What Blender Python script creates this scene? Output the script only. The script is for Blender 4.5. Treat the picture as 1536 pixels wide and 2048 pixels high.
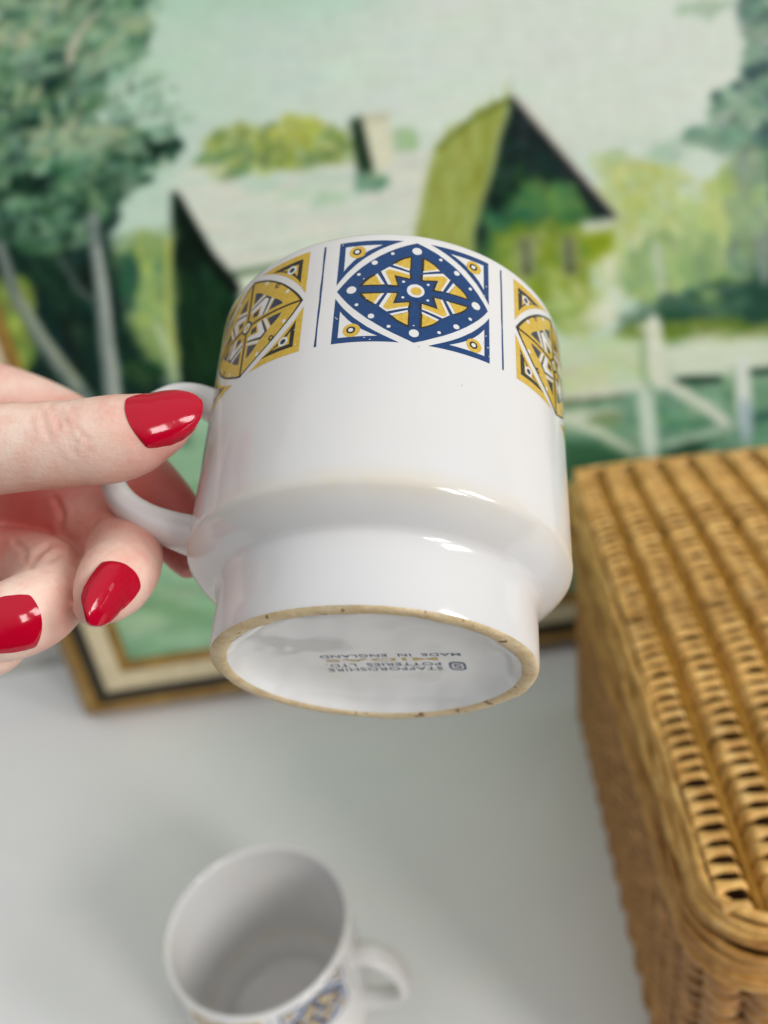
import bpy, bmesh, math, random
import numpy as np
from mathutils import Vector, Matrix
from mathutils.geometry import tessellate_polygon

random.seed(7)
RNG = np.random.default_rng(11)
for o in list(bpy.data.objects):
    bpy.data.objects.remove(o)
scn = bpy.context.scene
COL = scn.collection

# ------------------------------------------------------------------ camera
FPX, ROLL, PITCH, CAMH = 1700.0, math.radians(8.8), math.radians(31.0), 0.392
A3 = lambda *v: np.array(v, float)
FW = A3(0, math.cos(PITCH), -math.sin(PITCH))
U0 = A3(0, math.sin(PITCH), math.cos(PITCH))
R0 = A3(1, 0, 0)
RC = math.cos(ROLL) * R0 - math.sin(ROLL) * U0
UC = math.sin(ROLL) * R0 + math.cos(ROLL) * U0
CP = A3(0, 0, CAMH)


def ray(x, y):
    return FW + RC * ((x - 768) / FPX) - UC * ((y - 1024) / FPX)


def W(x, y, z):
    """photo pixel and depth along the view axis -> world point"""
    return CP + ray(x, y) * z


def on_plane(x, y, p0, n):
    v = ray(x, y)
    return CP + v * (np.dot(p0 - CP, n) / np.dot(v, n))


cam = bpy.data.cameras.new('camera')
cam.sensor_fit = 'VERTICAL'
cam.sensor_height = 36
cam.lens = FPX / 2048 * 36
cam.clip_start, cam.clip_end = 0.01, 50
cam.dof.use_dof = True
cam.dof.focus_distance = 0.152
cam.dof.aperture_fstop = 9.2
camo = bpy.data.objects.new('camera', cam)
COL.objects.link(camo)
camo.matrix_world = Matrix(((RC[0], UC[0], -FW[0], CP[0]), (RC[1], UC[1], -FW[1], CP[1]),
                            (RC[2], UC[2], -FW[2], CP[2]), (0, 0, 0, 1)))
scn.camera = camo

# ------------------------------------------------------------------ light
wd = bpy.data.worlds.new('World')
scn.world = wd
wd.use_nodes = True
bg = wd.node_tree.nodes['Background']
# soft indoor daylight: brightest off the white ceiling, dim towards the floor
wt = wd.node_tree
tc = wt.nodes.new('ShaderNodeTexCoord')
sx = wt.nodes.new('ShaderNodeSeparateXYZ')
mr = wt.nodes.new('ShaderNodeMapRange')
mr.interpolation_type = 'SMOOTHSTEP'
mr.inputs['From Min'].default_value, mr.inputs['From Max'].default_value = -0.05, 0.9
mr.inputs['To Min'].default_value, mr.inputs['To Max'].default_value = 0.06, 0.88
wt.links.new(tc.outputs['Generated'], sx.inputs[0])
wt.links.new(sx.outputs['Z'], mr.inputs['Value'])
wt.links.new(mr.outputs[0], bg.inputs[1])
bg.inputs[0].default_value = (0.95, 0.98, 1.0, 1)


def area(name, loc, target, sx, sy, power, col):
    l = bpy.data.lights.new(name, 'AREA')
    l.shape = 'RECTANGLE'
    l.size, l.size_y, l.energy, l.color = sx, sy, power, col
    o = bpy.data.objects.new(name, l)
    COL.objects.link(o)
    o.location = loc
    o.rotation_euler = (Vector(target) - Vector(loc)).to_track_quat('-Z', 'Y').to_euler()
    return o


# a tall two-leaf window to the right of and behind the photographer
area('window_light', (1.20, -1.30, 1.10), (0.0, 0.2, 0.15), 0.40, 0.70, 17.0, (1.0, 0.985, 0.96))
area('window_light', (1.70, -0.75, 1.10), (0.0, 0.2, 0.15), 0.40, 0.70, 17.0, (1.0, 0.985, 0.96))

scn.view_settings.view_transform = 'Standard'
scn.view_settings.look = 'None'
scn.view_settings.exposure = 0.0
scn.view_settings.gamma = 1.0
scn.render.engine = 'CYCLES'


# ------------------------------------------------------------------ helpers
def lin(c):
    c = c / 255.0
    return c / 12.92 if c <= 0.04045 else ((c + 0.055) / 1.055) ** 2.4


def rgb(r, g, b, k=1.0):
    return (lin(r) * k, lin(g) * k, lin(b) * k, 1)


def link(o, parent=None):
    COL.objects.link(o)
    if parent is not None:
        o.parent = parent
    return o


def mesh_obj(name, verts, faces, mats, parent=None, smooth=True, midx=None):
    me = bpy.data.meshes.new(name)
    me.from_pydata([tuple(map(float, v)) for v in verts], [], faces)
    for m in (mats if isinstance(mats, (list, tuple)) else [mats]):
        me.materials.append(m)
    if midx is not None:
        me.polygons.foreach_set('material_index', midx)
    if smooth:
        me.polygons.foreach_set('use_smooth', [True] * len(me.polygons))
    me.update()
    return link(bpy.data.objects.new(name, me), parent)


def empty(name, loc=(0, 0, 0)):
    o = bpy.data.objects.new(name, None)
    o.empty_display_size = 0.02
    COL.objects.link(o)
    o.location = loc
    return o


def tag(o, label=None, cat=None, group=None, kind=None):
    for k, v in (('label', label), ('category', cat), ('group', group), ('kind', kind)):
        if v:
            o[k] = v
    return o


class NT:
    """small node-tree helper"""
    def __init__(self, name, color=(0.8, 0.8, 0.8, 1), rough=0.5, **kw):
        self.m = bpy.data.materials.new(name)
        self.m.use_nodes = True
        self.t = self.m.node_tree
        self.b = self.t.nodes['Principled BSDF']
        self.b.inputs['Base Color'].default_value = color
        self.b.inputs['Roughness'].default_value = rough
        for k, v in kw.items():
            self.b.inputs[k.replace('_', ' ')].default_value = v

    def n(self, typ, **kw):
        nd = self.t.nodes.new('ShaderNode' + typ)
        for k, v in kw.items():
            if hasattr(nd, k):
                setattr(nd, k, v)
            else:
                nd.inputs[k.replace('_', ' ')].default_value = v
        return nd

    def l(self, a, b):
        self.t.links.new(a, b)

    def coord(self, scale=(1, 1, 1), kind='Object'):
        c = self.n('TexCoord')
        mp = self.n('Mapping')
        mp.inputs['Scale'].default_value = scale
        self.l(c.outputs[kind], mp.inputs[0])
        return mp.outputs[0]

    def noise(self, vec, scale, detail=3, rough=0.5):
        nd = self.n('TexNoise', Scale=scale, Detail=detail, Roughness=rough)
        self.l(vec, nd.inputs['Vector'])
        return nd.outputs['Fac']

    def ramp(self, fac, stops):
        r = self.n('ValToRGB')
        el = r.color_ramp.elements
        while len(el) < len(stops):
            el.new(0.5)
        for e, (p, c) in zip(el, stops):
            e.position, e.color = p, c
        self.l(fac, r.inputs[0])
        return r.outputs[0]

    def mix(self, fac, a, b, mode='MIX'):
        x = self.n('Mix', data_type='RGBA', blend_type=mode)
        for s, v in ((x.inputs[0], fac), (x.inputs[6], a), (x.inputs[7], b)):
            if hasattr(v, 'node'):
                self.l(v, s)
            else:
                s.default_value = v
        return x.outputs[2]

    def bump(self, h, strength, dist, prev=None):
        b = self.n('Bump', Strength=strength, Distance=dist)
        self.l(h, b.inputs['Height'])
        if prev is not None:
            self.l(prev, b.inputs['Normal'])
        self.l(b.outputs[0], self.b.inputs['Normal'])
        return b.outputs[0]

    def col(self, s):
        self.l(s, self.b.inputs['Base Color'])


# ------------------------------------------------------------------ materials
def glaze_material(brightened=False):
    t = NT('white_glaze', rgb(222, 219, 216), 0.13)
    t.b.inputs['Coat Weight'].default_value = 0.05
    t.b.inputs['Coat Roughness'].default_value = 0.03
    v = t.coord()
    f = t.noise(v, 45, 2)
    base = t.ramp(f, [(0.3, rgb(240, 238, 235)), (0.7, rgb(238, 237, 236))] if brightened else [(0.3, rgb(217, 214, 211)), (0.7, rgb(214, 213, 213))])
    vo = t.n('TexVoronoi', Scale=95.0)
    t.l(v, vo.inputs['Vector'])
    spk = t.ramp(vo.outputs['Distance'], [(0.0, (1, 1, 1, 1)), (0.016, (1, 1, 1, 1)), (0.026, (0, 0, 0, 1))])
    vn = t.noise(v, 60, 1)
    gate = t.ramp(vn, [(0.60, (0, 0, 0, 1)), (0.64, (1, 1, 1, 1))])
    fac = t.mix(1.0, spk, gate, 'MULTIPLY')
    c = t.mix(fac, base, rgb(150, 140, 122))
    sp = t.n('SeparateXYZ')
    t.l(v, sp.inputs[0])
    # glaze runs thin and creamy over the sharp shoulder edge
    band = t.ramp(sp.outputs['Z'], [(0.0183, (0, 0, 0, 1)), (0.0194, (0.5, 0.5, 0.5, 1)), (0.0206, (0, 0, 0, 1))])
    if brightened:
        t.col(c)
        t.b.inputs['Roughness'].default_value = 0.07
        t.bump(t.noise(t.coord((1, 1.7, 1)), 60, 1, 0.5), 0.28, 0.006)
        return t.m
    thin = t.ramp(t.noise(v, 90, 2), [(0.35, (0.25, 0.25, 0.25, 1)), (0.65, (1, 1, 1, 1))])
    t.col(t.mix(t.mix(1.0, band, thin, 'MULTIPLY'), c, rgb(214, 196, 158)))
    n1 = t.bump(t.noise(v, 55, 1), 0.10, 0.003)
    t.bump(t.noise(v, 400, 2), 0.05, 0.0004, n1)
    return t.m


def print_material(name, c1, c2, rough=0.22):
    t = NT(name, c1, rough)
    v = t.coord()
    t.col(t.ramp(t.noise(v, 1400, 3, 0.7), [(0.35, c1), (0.68, c2)]))
    t.b.inputs['Specular IOR Level'].default_value = 0.4
    return t.m


def clay_material():
    t = NT('unglazed_clay', rgb(205, 184, 150), 0.75)
    v = t.coord()
    base = t.ramp(t.noise(v, 260, 4, 0.65), [(0.3, rgb(206, 178, 132)), (0.5, rgb(224, 200, 158)), (0.75, rgb(232, 214, 180))])
    spots = t.ramp(t.noise(v, 330, 2, 0.6), [(0.63, (0, 0, 0, 1)), (0.70, (1, 1, 1, 1))])
    t.col(t.mix(spots, base, rgb(134, 92, 52)))
    t.bump(t.noise(v, 900, 4, 0.7), 0.4, 0.0006)
    return t.m


def skin_material():
    t = NT('skin', rgb(236, 190, 168), 0.42)
    t.b.inputs['Subsurface Weight'].default_value = 0.22
    t.b.inputs['Subsurface Radius'].default_value = (1.0, 0.32, 0.18)
    t.b.inputs['Subsurface Scale'].default_value = 0.0028
    t.b.inputs['Specular IOR Level'].default_value = 0.35
    v = t.coord()
    base = t.ramp(t.noise(v, 75, 4, 0.6), [(0.3, rgb(243, 194, 172)), (0.5, rgb(250, 219, 200)), (0.72, rgb(253, 234, 217))])
    blotch = t.ramp(t.noise(v, 240, 3, 0.6), [(0.45, (0, 0, 0, 1)), (0.75, (0.4, 0.4, 0.4, 1))])
    c = t.mix(blotch, base, rgb(232, 156, 140))
    at = t.n('Attribute', attribute_name='flush_shade')
    c2 = t.mix(at.outputs['Fac'], c, rgb(188, 70, 62))  # deep red serves both flushed skin and painted shade in the grip
    t.col(c2)
    # fine skin lines: two crossed stretched noises and pores
    va = t.coord((1, 1, 3.2))
    n1 = t.bump(t.noise(va, 700, 5, 0.7), 0.22, 0.0006)
    vo = t.n('TexVoronoi', Scale=1500.0)
    t.l(v, vo.inputs['Vector'])
    t.bump(vo.outputs['Distance'], 0.09, 0.0004, n1)
    return t.m


def nail_material():
    t = NT('red_nail_polish', rgb(178, 0, 36), 0.12)
    t.b.inputs['Specular IOR Level'].default_value = 0.3
    t.b.inputs['Coat Weight'].default_value = 0.12
    t.b.inputs['Coat Roughness'].default_value = 0.02
    v = t.coord()
    t.bump(t.noise(v, 260, 2), 0.12, 0.001)
    return t.m


def table_material():
    t = NT('pale_table', rgb(230, 230, 229), 0.38)
    v = t.coord()
    t.col(t.ramp(t.noise(v, 9, 4, 0.6), [(0.25, rgb(226, 227, 227)), (0.5, rgb(233, 232, 231)), (0.75, rgb(237, 236, 234))]))
    t.bump(t.noise(v, 420, 3), 0.06, 0.0006)
    return t.m


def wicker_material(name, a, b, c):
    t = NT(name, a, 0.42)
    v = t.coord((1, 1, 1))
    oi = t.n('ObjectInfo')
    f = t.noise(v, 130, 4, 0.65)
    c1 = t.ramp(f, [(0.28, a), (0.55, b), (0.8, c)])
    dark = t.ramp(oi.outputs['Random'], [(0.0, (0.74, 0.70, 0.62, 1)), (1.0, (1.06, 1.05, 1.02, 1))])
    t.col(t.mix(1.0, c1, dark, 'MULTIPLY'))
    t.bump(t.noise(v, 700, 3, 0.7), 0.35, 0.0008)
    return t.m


M_GLAZE = glaze_material()
M_BASEG = glaze_material(True)  # same glaze, whitened in colour to stand in for light on the base
M_BASEG.name = 'brightened_base_glaze'
M_BLUE = print_material('print_blue', rgb(1, 50, 100), rgb(5, 60, 112))
M_GOLD = print_material('print_gold', rgb(196, 158, 44), rgb(211, 178, 72))
M_BLACK = print_material('print_black', rgb(30, 28, 24), rgb(44, 42, 36))
M_NAVY = print_material('print_navy', rgb(34, 44, 66), rgb(48, 58, 80))
M_SLATE = print_material('print_slate_blue', rgb(46, 66, 108), rgb(60, 80, 118))
M_PALEGOLD = print_material('print_pale_gold', rgb(192, 156, 50), rgb(204, 172, 76))
M_CLAY = clay_material()
M_SKIN = skin_material()
M_NAIL = nail_material()
M_TABLE = table_material()
M_WICK = wicker_material('wicker', rgb(190, 136, 62), rgb(228, 180, 102), rgb(245, 210, 144))
M_WICKD = wicker_material('wicker_stake', rgb(200, 144, 44), rgb(226, 174, 70), rgb(238, 192, 94))
M_WICKSHADE = wicker_material('wicker_body_shaded', rgb(142, 92, 38), rgb(184, 132, 66), rgb(220, 172, 108))  # body wicker, darkened in colour to stand in for side shade
M_WICKR = wicker_material('wicker_rim_shaded', rgb(160, 106, 42), rgb(200, 148, 76), rgb(228, 184, 116))  # lower rim reeds, shade put into a darker wicker tone
M_INNER = NT('dark_gap_sheet', rgb(74, 44, 16), 0.8).m  # for dark sheets added behind the weave to block light

# ------------------------------------------------------------------ setting: table and wall
def slab(name, x0, x1, y0, y1, z0, z1, mat, bev=0.0):
    bm = bmesh.new()
    bmesh.ops.create_cube(bm, size=1)
    for v in bm.verts:
        v.co = Vector((x0 if v.co.x < 0 else x1, y0 if v.co.y < 0 else y1, z0 if v.co.z < 0 else z1))
    if bev:
        bmesh.ops.bevel(bm, geom=bm.edges[:], offset=bev, segments=3, affect='EDGES')
    me = bpy.data.meshes.new(name)
    bm.to_mesh(me)
    bm.free()
    me.materials.append(mat)
    return link(bpy.data.objects.new(name, me))


tag(slab('table_top', -0.75, 0.85, -0.12, 0.508, -0.03, 0.0, M_TABLE, 0.003), kind='structure')
tw = NT('wall_paint', rgb(214, 212, 206), 0.7)
tw.bump(tw.noise(tw.coord(), 300, 4), 0.15, 0.001)
tag(slab('wall', -1.2, 1.3, 0.512, 0.56, -0.03, 1.1, tw.m), kind='structure')

# ------------------------------------------------------------------ the framed painting
LEAN = math.radians(1.5)
PB = A3(-0.224, 0.449, 0.0)                      # outer lower left corner, on the table
PU = A3(1, 0, 0)                                 # along the frame
PV = A3(0, math.sin(LEAN), math.cos(LEAN))       # up the leaning frame
PN = A3(0, -math.cos(LEAN), math.sin(LEAN))      # out of the picture
FWD, FHT = 0.665, 0.535                          # frame width and height
BORDER = 0.0425                                  # frame from outer edge to canvas


def paint_landscape():
    """the oil painting's colours on a raster in photograph pixels (4 px a cell)"""
    S = 4.0
    X0, Y0, X1, Y1 = -60, -620, 2120, 1420
    nx, ny = int((X1 - X0) / S), int((Y1 - Y0) / S)
    xs = X0 + (np.arange(nx) + 0.5) * S
    ys = Y0 + (np.arange(ny) + 0.5) * S
    X, Y = np.meshgrid(xs, ys)
    img = np.zeros((ny, nx, 3))

    def vnoise(sx, sy, seed):
        r = np.random.default_rng(seed)
        gx, gy = int((X1 - X0) / sx) + 3, int((Y1 - Y0) / sy) + 3
        g = r.random((gy, gx))
        u, v = (X - X0) / sx, (Y - Y0) / sy
        i, j = u.astype(int), v.astype(int)
        a, b = u - i, v - j
        a, b = a * a * (3 - 2 * a), b * b * (3 - 2 * b)
        return (g[j, i] * (1 - a) * (1 - b) + g[j, i + 1] * a * (1 - b) + g[j + 1, i] * (1 - a) * b + g[j + 1, i + 1] * a * b)

    def blend(mask, c):
        c = np.array(c, float)
        img[:] = img * (1 - mask[..., None]) + c * mask[..., None]

    def poly(pts, c, soft=5.0, a=1.0, jit=0.0):
        px = np.array([p[0] for p in pts], float)
        py = np.array([p[1] for p in pts], float)
        XX, YY = X, Y
        if jit:
            XX = X + (vnoise(26, 26, int(px.sum()) % 999) - 0.5) * jit
            YY = Y + (vnoise(22, 22, int(py.sum()) % 997) - 0.5) * jit
        ins = np.zeros(X.shape, bool)
        dmin = np.full(X.shape, 1e9)
        n = len(pts)
        for k in range(n):
            xa, ya, xb, yb = px[k], py[k], px[(k + 1) % n], py[(k + 1) % n]
            if ya != yb:
                cr = ((ya > YY) != (yb > YY)) & (XX < (xb - xa) * (YY - ya) / (yb - ya) + xa)
                ins ^= cr
            L = (xb - xa) ** 2 + (yb - ya) ** 2 + 1e-9
            t = np.clip(((XX - xa) * (xb - xa) + (YY - ya) * (yb - ya)) / L, 0, 1)
            dmin = np.minimum(dmin, np.hypot(XX - xa - t * (xb - xa), YY - ya - t * (yb - ya)))
        sd = np.where(ins, dmin, -dmin)
        m = np.clip(sd / soft * 0.5 + 0.5, 0, 1) * a
        blend(m, c)
        return m

    def stroke(x, y, L, wd_, ang, c, a=0.9):
        r = L + wd_ + 4
        i0, i1 = int((x - r - X0) / S), int((x + r - X0) / S) + 1
        j0, j1 = int((y - r - Y0) / S), int((y + r - Y0) / S) + 1
        i0, j0, i1, j1 = max(i0, 0), max(j0, 0), min(i1, nx), min(j1, ny)
        if i0 >= i1 or j0 >= j1:
            return
        dx, dy = X[j0:j1, i0:i1] - x, Y[j0:j1, i0:i1] - y
        ca, sa = math.cos(ang), math.sin(ang)
        u, v = (dx * ca + dy * sa) / L, (-dx * sa + dy * ca) / wd_
        m = np.clip((1 - (u * u + v * v)) * 2.2, 0, 1)[..., None] * a
        img[j0:j1, i0:i1] = img[j0:j1, i0:i1] * (1 - m) + np.array(c, float) * m

    def line(pts, w0, w1, c, a=1.0, jitter=0.0):
        pts = [np.array(p, float) for p in pts]
        tot = sum(np.linalg.norm(q - p) for p, q in zip(pts, pts[1:]))
        d = 0
        for p, q in zip(pts, pts[1:]):
            s = np.linalg.norm(q - p)
            k = max(2, int(s / 6))
            ang = math.atan2(q[1] - p[1], q[0] - p[0])
            for i in range(k):
                t = i / k
                ww = w0 + (w1 - w0) * (d + s * t) / tot
                cc = np.array(c) + RNG.normal(0, jitter, 1)
                stroke(*(p + (q - p) * t), max(9, ww), ww / 2, ang, cc, a)
            d += s

    def dab(region, n, L, wd_, ang, cols, a=0.8, spread=0.35, wobble=10):
        """n brush dabs within an ellipse (cx, cy, rx, ry)"""
        cx, cy, rx, ry = region
        for _ in range(n):
            r, th = math.sqrt(RNG.random()), RNG.random() * 6.283
            c = np.array(cols[RNG.integers(len(cols))], float) + RNG.normal(0, wobble * 0.5, 3)
            k = 0.6 + 0.8 * RNG.random()
            stroke(cx + rx * r * math.cos(th), cy + ry * r * math.sin(th), L * k, wd_ * k,
                   ang + RNG.normal(0, spread), c, a)

    # sky
    t = np.clip((X + 0.25 * Y) / 900, 0, 1)[..., None]
    img[:] = np.array((176, 208, 186)) * (1 - t) + np.array((208, 218, 207)) * t
    lo = np.clip((Y - 230) / 320, 0, 1)[..., None]
    img[:] = img * (1 - lo) + np.array((186, 210, 191)) * lo
    g = np.clip(1 - np.hypot((X - 470) / 420, (Y + 40) / 130), 0, 1)[..., None] * 0.8
    img[:] = img * (1 - g) + np.array((168, 204, 180)) * g
    for _ in range(420):
        x, y = X0 + RNG.random() * (X1 - X0), Y0 + RNG.random() * 1050
        j = int(np.clip((y - Y0) / S, 0, ny - 1)), int(np.clip((x - X0) / S, 0, nx - 1))
        stroke(x, y, 90, 22, -0.15 + RNG.normal(0, .25), img[j] + RNG.normal(0, 4, 3), 0.3)
    # meadow and ground
    poly([(-60, 900), (400, 830), (1100, 760), (2120, 600), (2120, 1420), (-60, 1420)], (140, 178, 142), 40)
    dab((500, 1150, 700, 200), 500, 70, 14, -0.12, [(150, 188, 150), (130, 170, 132), (164, 196, 156), (120, 158, 116)], 0.6, 0.15)
    # distant bushes, right and behind the roof
    YG = [(178, 192, 104), (164, 182, 92), (190, 202, 130), (150, 172, 104)]
    PALE = [(182, 200, 140), (190, 206, 152), (172, 194, 130), (196, 206, 128)]
    dab((1240, 400, 60, 90), 60, 26, 18, 0.3, PALE, 0.6)
    dab((1300, 380, 50, 50), 40, 24, 16, 0.3, [(184, 194, 106), (176, 188, 96)], 0.6)
    dab((1360, 500, 190, 105), 260, 26, 15, 0.4, PALE + PALE + YG, 0.45)
    dab((1330, 430, 130, 90), 160, 14, 9, 0.6, [(178, 196, 128), (196, 210, 160), (160, 182, 108), (186, 206, 168)], 0.5)
    dab((1620, 470, 220, 200), 300, 34, 20, 0.4, PALE + YG, 0.6)
    dab((1400, 540, 160, 70), 150, 26, 14, 1.2, [(150, 178, 116), (128, 160, 112), (164, 188, 128)], 0.6)
    dab((570, 295, 165, 42), 150, 20, 13, -0.2, [(172, 184, 78), (140, 158, 70), (120, 146, 92), (160, 176, 110)], 0.75)
    dab((590, 262, 50, 26), 50, 15, 10, -0.2, [(182, 190, 80), (172, 182, 72)], 0.8)
    dab((575, 290, 165, 44), 160, 9, 6, -0.3, [(110, 136, 70), (150, 166, 84), (190, 200, 120), (96, 124, 84), (196, 212, 170)], 0.6)
    dab((455, 330, 60, 24), 50, 16, 9, -0.3, [(104, 138, 96), (140, 160, 90), (180, 192, 110)], 0.7)
    dab((800, 280, 34, 24), 26, 14, 9, -0.2, [(150, 184, 140), (170, 196, 150)], 0.6)
    # left cottage: pale roof
    roof = [(352, 380), (520, 350), (700, 326), (860, 298), (842, 400), (836, 472), (700, 500), (560, 536), (432, 560), (400, 500)]
    poly(roof, (208, 213, 200), 6, 1, 6)
    for _ in range(260):
        x, y = 370 + 480 * RNG.random(), 330 + 220 * RNG.random()
        j = int((y - Y0) / S), int((x - X0) / S)
        if img[j].mean() > 196:
            c = [(216, 219, 204), (200, 206, 192), (194, 212, 196), (206, 216, 200), (220, 216, 200)][RNG.integers(5)]
            stroke(x, y, 60, 7, -0.16, c, 0.55)
    dab((640, 372, 150, 30), 30, 34, 8, -0.15, [(180, 206, 186), (190, 212, 190)], 0.5, .1)
    dab((740, 365, 26, 16), 14, 18, 9, -0.3, [(92, 140, 112), (120, 160, 130)], 0.8)
    dab((660, 400, 30, 14), 8, 20, 7, -0.2, [(176, 204, 172)], 0.6)
    # chimney
    poly([(722, 236), (776, 230), (792, 326), (746, 346)], (214, 214, 188), 6, 1, 4)
    poly([(722, 232), (778, 226), (780, 240), (724, 246)], (188, 182, 150), 6, .7)
    poly([(700, 240), (722, 234), (746, 344), (716, 346)], (30, 58, 36), 6)
    line([(718, 250), (744, 340)], 9, 7, (26, 34, 24), .9)
    # wall under the eave, and the dark eave
    poly([(432, 562), (640, 516), (640, 600), (480, 640)], (212, 222, 200), 6)
    line([(425, 556), (520, 540), (640, 514)], 15, 13, (92, 118, 84), 0.95, 4)
    # dark gable of the left cottage
    poly([(345, 384), (362, 400), (412, 500), (446, 548), (480, 600), (520, 840), (360, 800), (342, 560)], (12, 34, 22), 7, 1, 4)
    dab((420, 660, 60, 120), 120, 42, 5, 1.35, [(18, 52, 32), (24, 62, 36), (10, 28, 20), (34, 70, 34)], 0.6, .12)
    line([(354, 392), (420, 512), (470, 575)], 12, 26, (10, 20, 16), 0.9)
    # right house: roof slope
    poly([(1022, 194), (960, 226), (900, 266), (868, 300), (848, 380), (832, 462), (830, 560), (955, 560), (962, 440), (990, 330)], (150, 160, 66), 6)
    for _ in range(190):
        tt, s = RNG.random(), RNG.random()
        top = np.array((870 + 150 * tt, 300 - 105 * tt ** 0.9))
        bot = np.array((828 + 130 * tt, 500 + 10 * tt))
        p = top + (bot - top) * s
        c = [(140, 152, 50), (164, 172, 84), (150, 166, 90), (176, 184, 112), (132, 140, 44), (168, 190, 120)][RNG.integers(6)]
        stroke(p[0], p[1], 40, 5, 1.72 - 0.1 * tt, c, 0.55)
    line([(1016, 200), (950, 232), (872, 300)], 14, 10, (108, 120, 34), 0.75, 4)
    line([(1016, 210), (986, 330), (956, 440), (945, 500)], 12, 14, (164, 178, 120), 0.7, 4)
    # right house: gable front
    poly([(1026, 196), (1236, 432), (1190, 446), (1100, 455), (1100, 620), (950, 620), (948, 470), (990, 340)], (66, 112, 62), 6)
    poly([(1026, 196), (1232, 430), (1195, 442), (1150, 380), (1050, 330), (1004, 420), (960, 500), (950, 470), (988, 340)], (26, 42, 42), 8, 1, 8)
    dab((1060, 330, 60, 60), 60, 16, 9, 1.0, [(20, 36, 40), (34, 54, 52), (26, 62, 44)], 0.6)
    dab((1020, 400, 36, 60), 40, 20, 8, 1.4, [(18, 44, 36), (40, 86, 54)], 0.6)
    dab((1100, 410, 60, 44), 70, 22, 11, 1.2, [(70, 118, 62), (88, 134, 74), (110, 146, 78), (54, 106, 70)], 0.6)
    dab((1020, 440, 50, 30), 50, 16, 9, 1.2, [(64, 124, 84), (46, 96, 64), (84, 132, 84)], 0.6)
    for (x, y, r) in ((1046, 246, 12), (1042, 284, 11), (1016, 350, 12), (1130, 345, 10)):
        stroke(x, y, r, r, 0, (62, 74, 78), 0.55)
    line([(1034, 196), (1090, 262), (1160, 344), (1238, 438)], 10, 10, (196, 188, 176), 0.9, 4)
    line([(1026, 206), (1085, 272), (1152, 350), (1226, 434)], 12, 14, (34, 38, 42), 0.85)
    line([(1024, 160), (1026, 196)], 5, 6, (186, 192, 180), 0.7)
    poly([(1160, 446), (1228, 438), (1222, 458), (1164, 464)], (204, 210, 198), 8)
    poly([(990, 470), (1165, 450), (1190, 640), (1060, 640), (980, 520)], (128, 150, 50), 10, 1, 8)
    dab((1085, 520, 90, 70), 150, 22, 10, 1.4, [(120, 146, 40), (150, 168, 72), (100, 132, 58), (166, 182, 104), (134, 150, 28)], 0.6)
    line([(985, 466), (1060, 456), (1160, 448)], 8, 8, (92, 128, 46), 0.8, 4)
    for wx, wy in ((1052, 505), (1138, 502)):
        poly([(wx - 18, wy - 30), (wx + 16, wy - 34), (wx + 20, wy + 44), (wx - 12, wy + 48)], (138, 146, 118), 9, .85)
        line([(wx - 2, wy - 20), (wx + 2, wy + 30)], 12, 10, (84, 88, 66), .7)
        stroke(wx + 2, wy + 36, 14, 8, 1.5, (40, 48, 28), .7)
    poly([(1172, 468), (1228, 462), (1224, 512), (1180, 524)], (134, 154, 8), 9)
    poly([(1124, 570), (1176, 560), (1184, 590), (1140, 606)], (138, 158, 34), 12)
    dab((1160, 620, 60, 50), 60, 20, 11, 0.6, [(164, 184, 96), (186, 200, 140), (140, 166, 80)], 0.6)
    # pale figures of light at the house corner
    poly([(1204, 512), (1232, 506), (1236, 555), (1208, 560)], (222, 226, 206), 14, .9)
    poly([(1212, 580), (1240, 585), (1240, 640), (1180, 656), (1160, 640)], (216, 222, 200), 18, .9)
    line([(1312, 500), (1325, 590)], 24, 20, (178, 194, 164), 0.7, 4)
    # dark hedge at the right
    poly([(1250, 640), (1300, 610), (1380, 618), (1440, 588), (1536, 560), (1800, 500), (2120, 460), (2120, 700), (1440, 660), (1330, 690), (1250, 690)], (44, 84, 62), 16, .95, 24)
    dab((1480, 610, 150, 45), 160, 22, 10, 0.2, [(40, 84, 64), (60, 100, 84), (84, 122, 88), (30, 66, 50), (70, 106, 96)], 0.6)
    dab((1520, 500, 60, 60), 60, 24, 14, 1.2, [(126, 154, 120), (104, 134, 108), (140, 164, 130)], 0.6)
    poly([(1498, 540), (1540, 530), (1620, 640), (1510, 640)], (40, 78, 62), 14, .9, 12)
    line([(1520, 430), (1530, 560)], 26, 22, (130, 146, 138), .6, 4)
    dab((1400, 665, 160, 22), 90, 26, 8, -0.1, [(112, 134, 44), (96, 122, 40), (124, 144, 66)], 0.7, .2)
    # meadow strip left of the fence, fence
    poly([(1120, 690), (1290, 676), (1290, 790), (1120, 800)], (196, 212, 172), 12)
    dab((1200, 730, 80, 50), 60, 34, 9, -0.1, [(204, 216, 178), (190, 206, 158), (182, 212, 184)], 0.6, .1)
    poly([(1325, 690), (1420, 668), (1536, 674), (1800, 640), (1800, 760), (1536, 752), (1325, 760)], (208, 218, 196), 14, .95, 14)
    poly([(1120, 800), (1290, 790), (1540, 760), (1900, 720), (1900, 1000), (1120, 1000)], (110, 152, 120), 14)
    dab((1350, 850, 220, 70), 240, 30, 9, 0.3, [(88, 138, 110), (120, 160, 126), (104, 146, 118), (146, 178, 150)], 0.6, .5)
    line([(1120, 800), (1240, 778), (1290, 770)], 20, 16, (210, 214, 196), .9, 4)
    line([(1120, 806), (1245, 793)], 16, 10, (120, 130, 100), .8, 4)
    line([(1124, 834), (1240, 822)], 22, 16, (198, 206, 180), .85, 4)
    line([(1130, 838), (1190, 860), (1262, 905)], 26, 22, (196, 206, 180), .9, 4)
    dab((1215, 838, 26, 12), 10, 22, 7, -0.1, [(128, 146, 106)], 0.7, .1)
    line([(1364, 762), (1440, 758)], 18, 16, (22, 52, 40), .95, 4)
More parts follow.
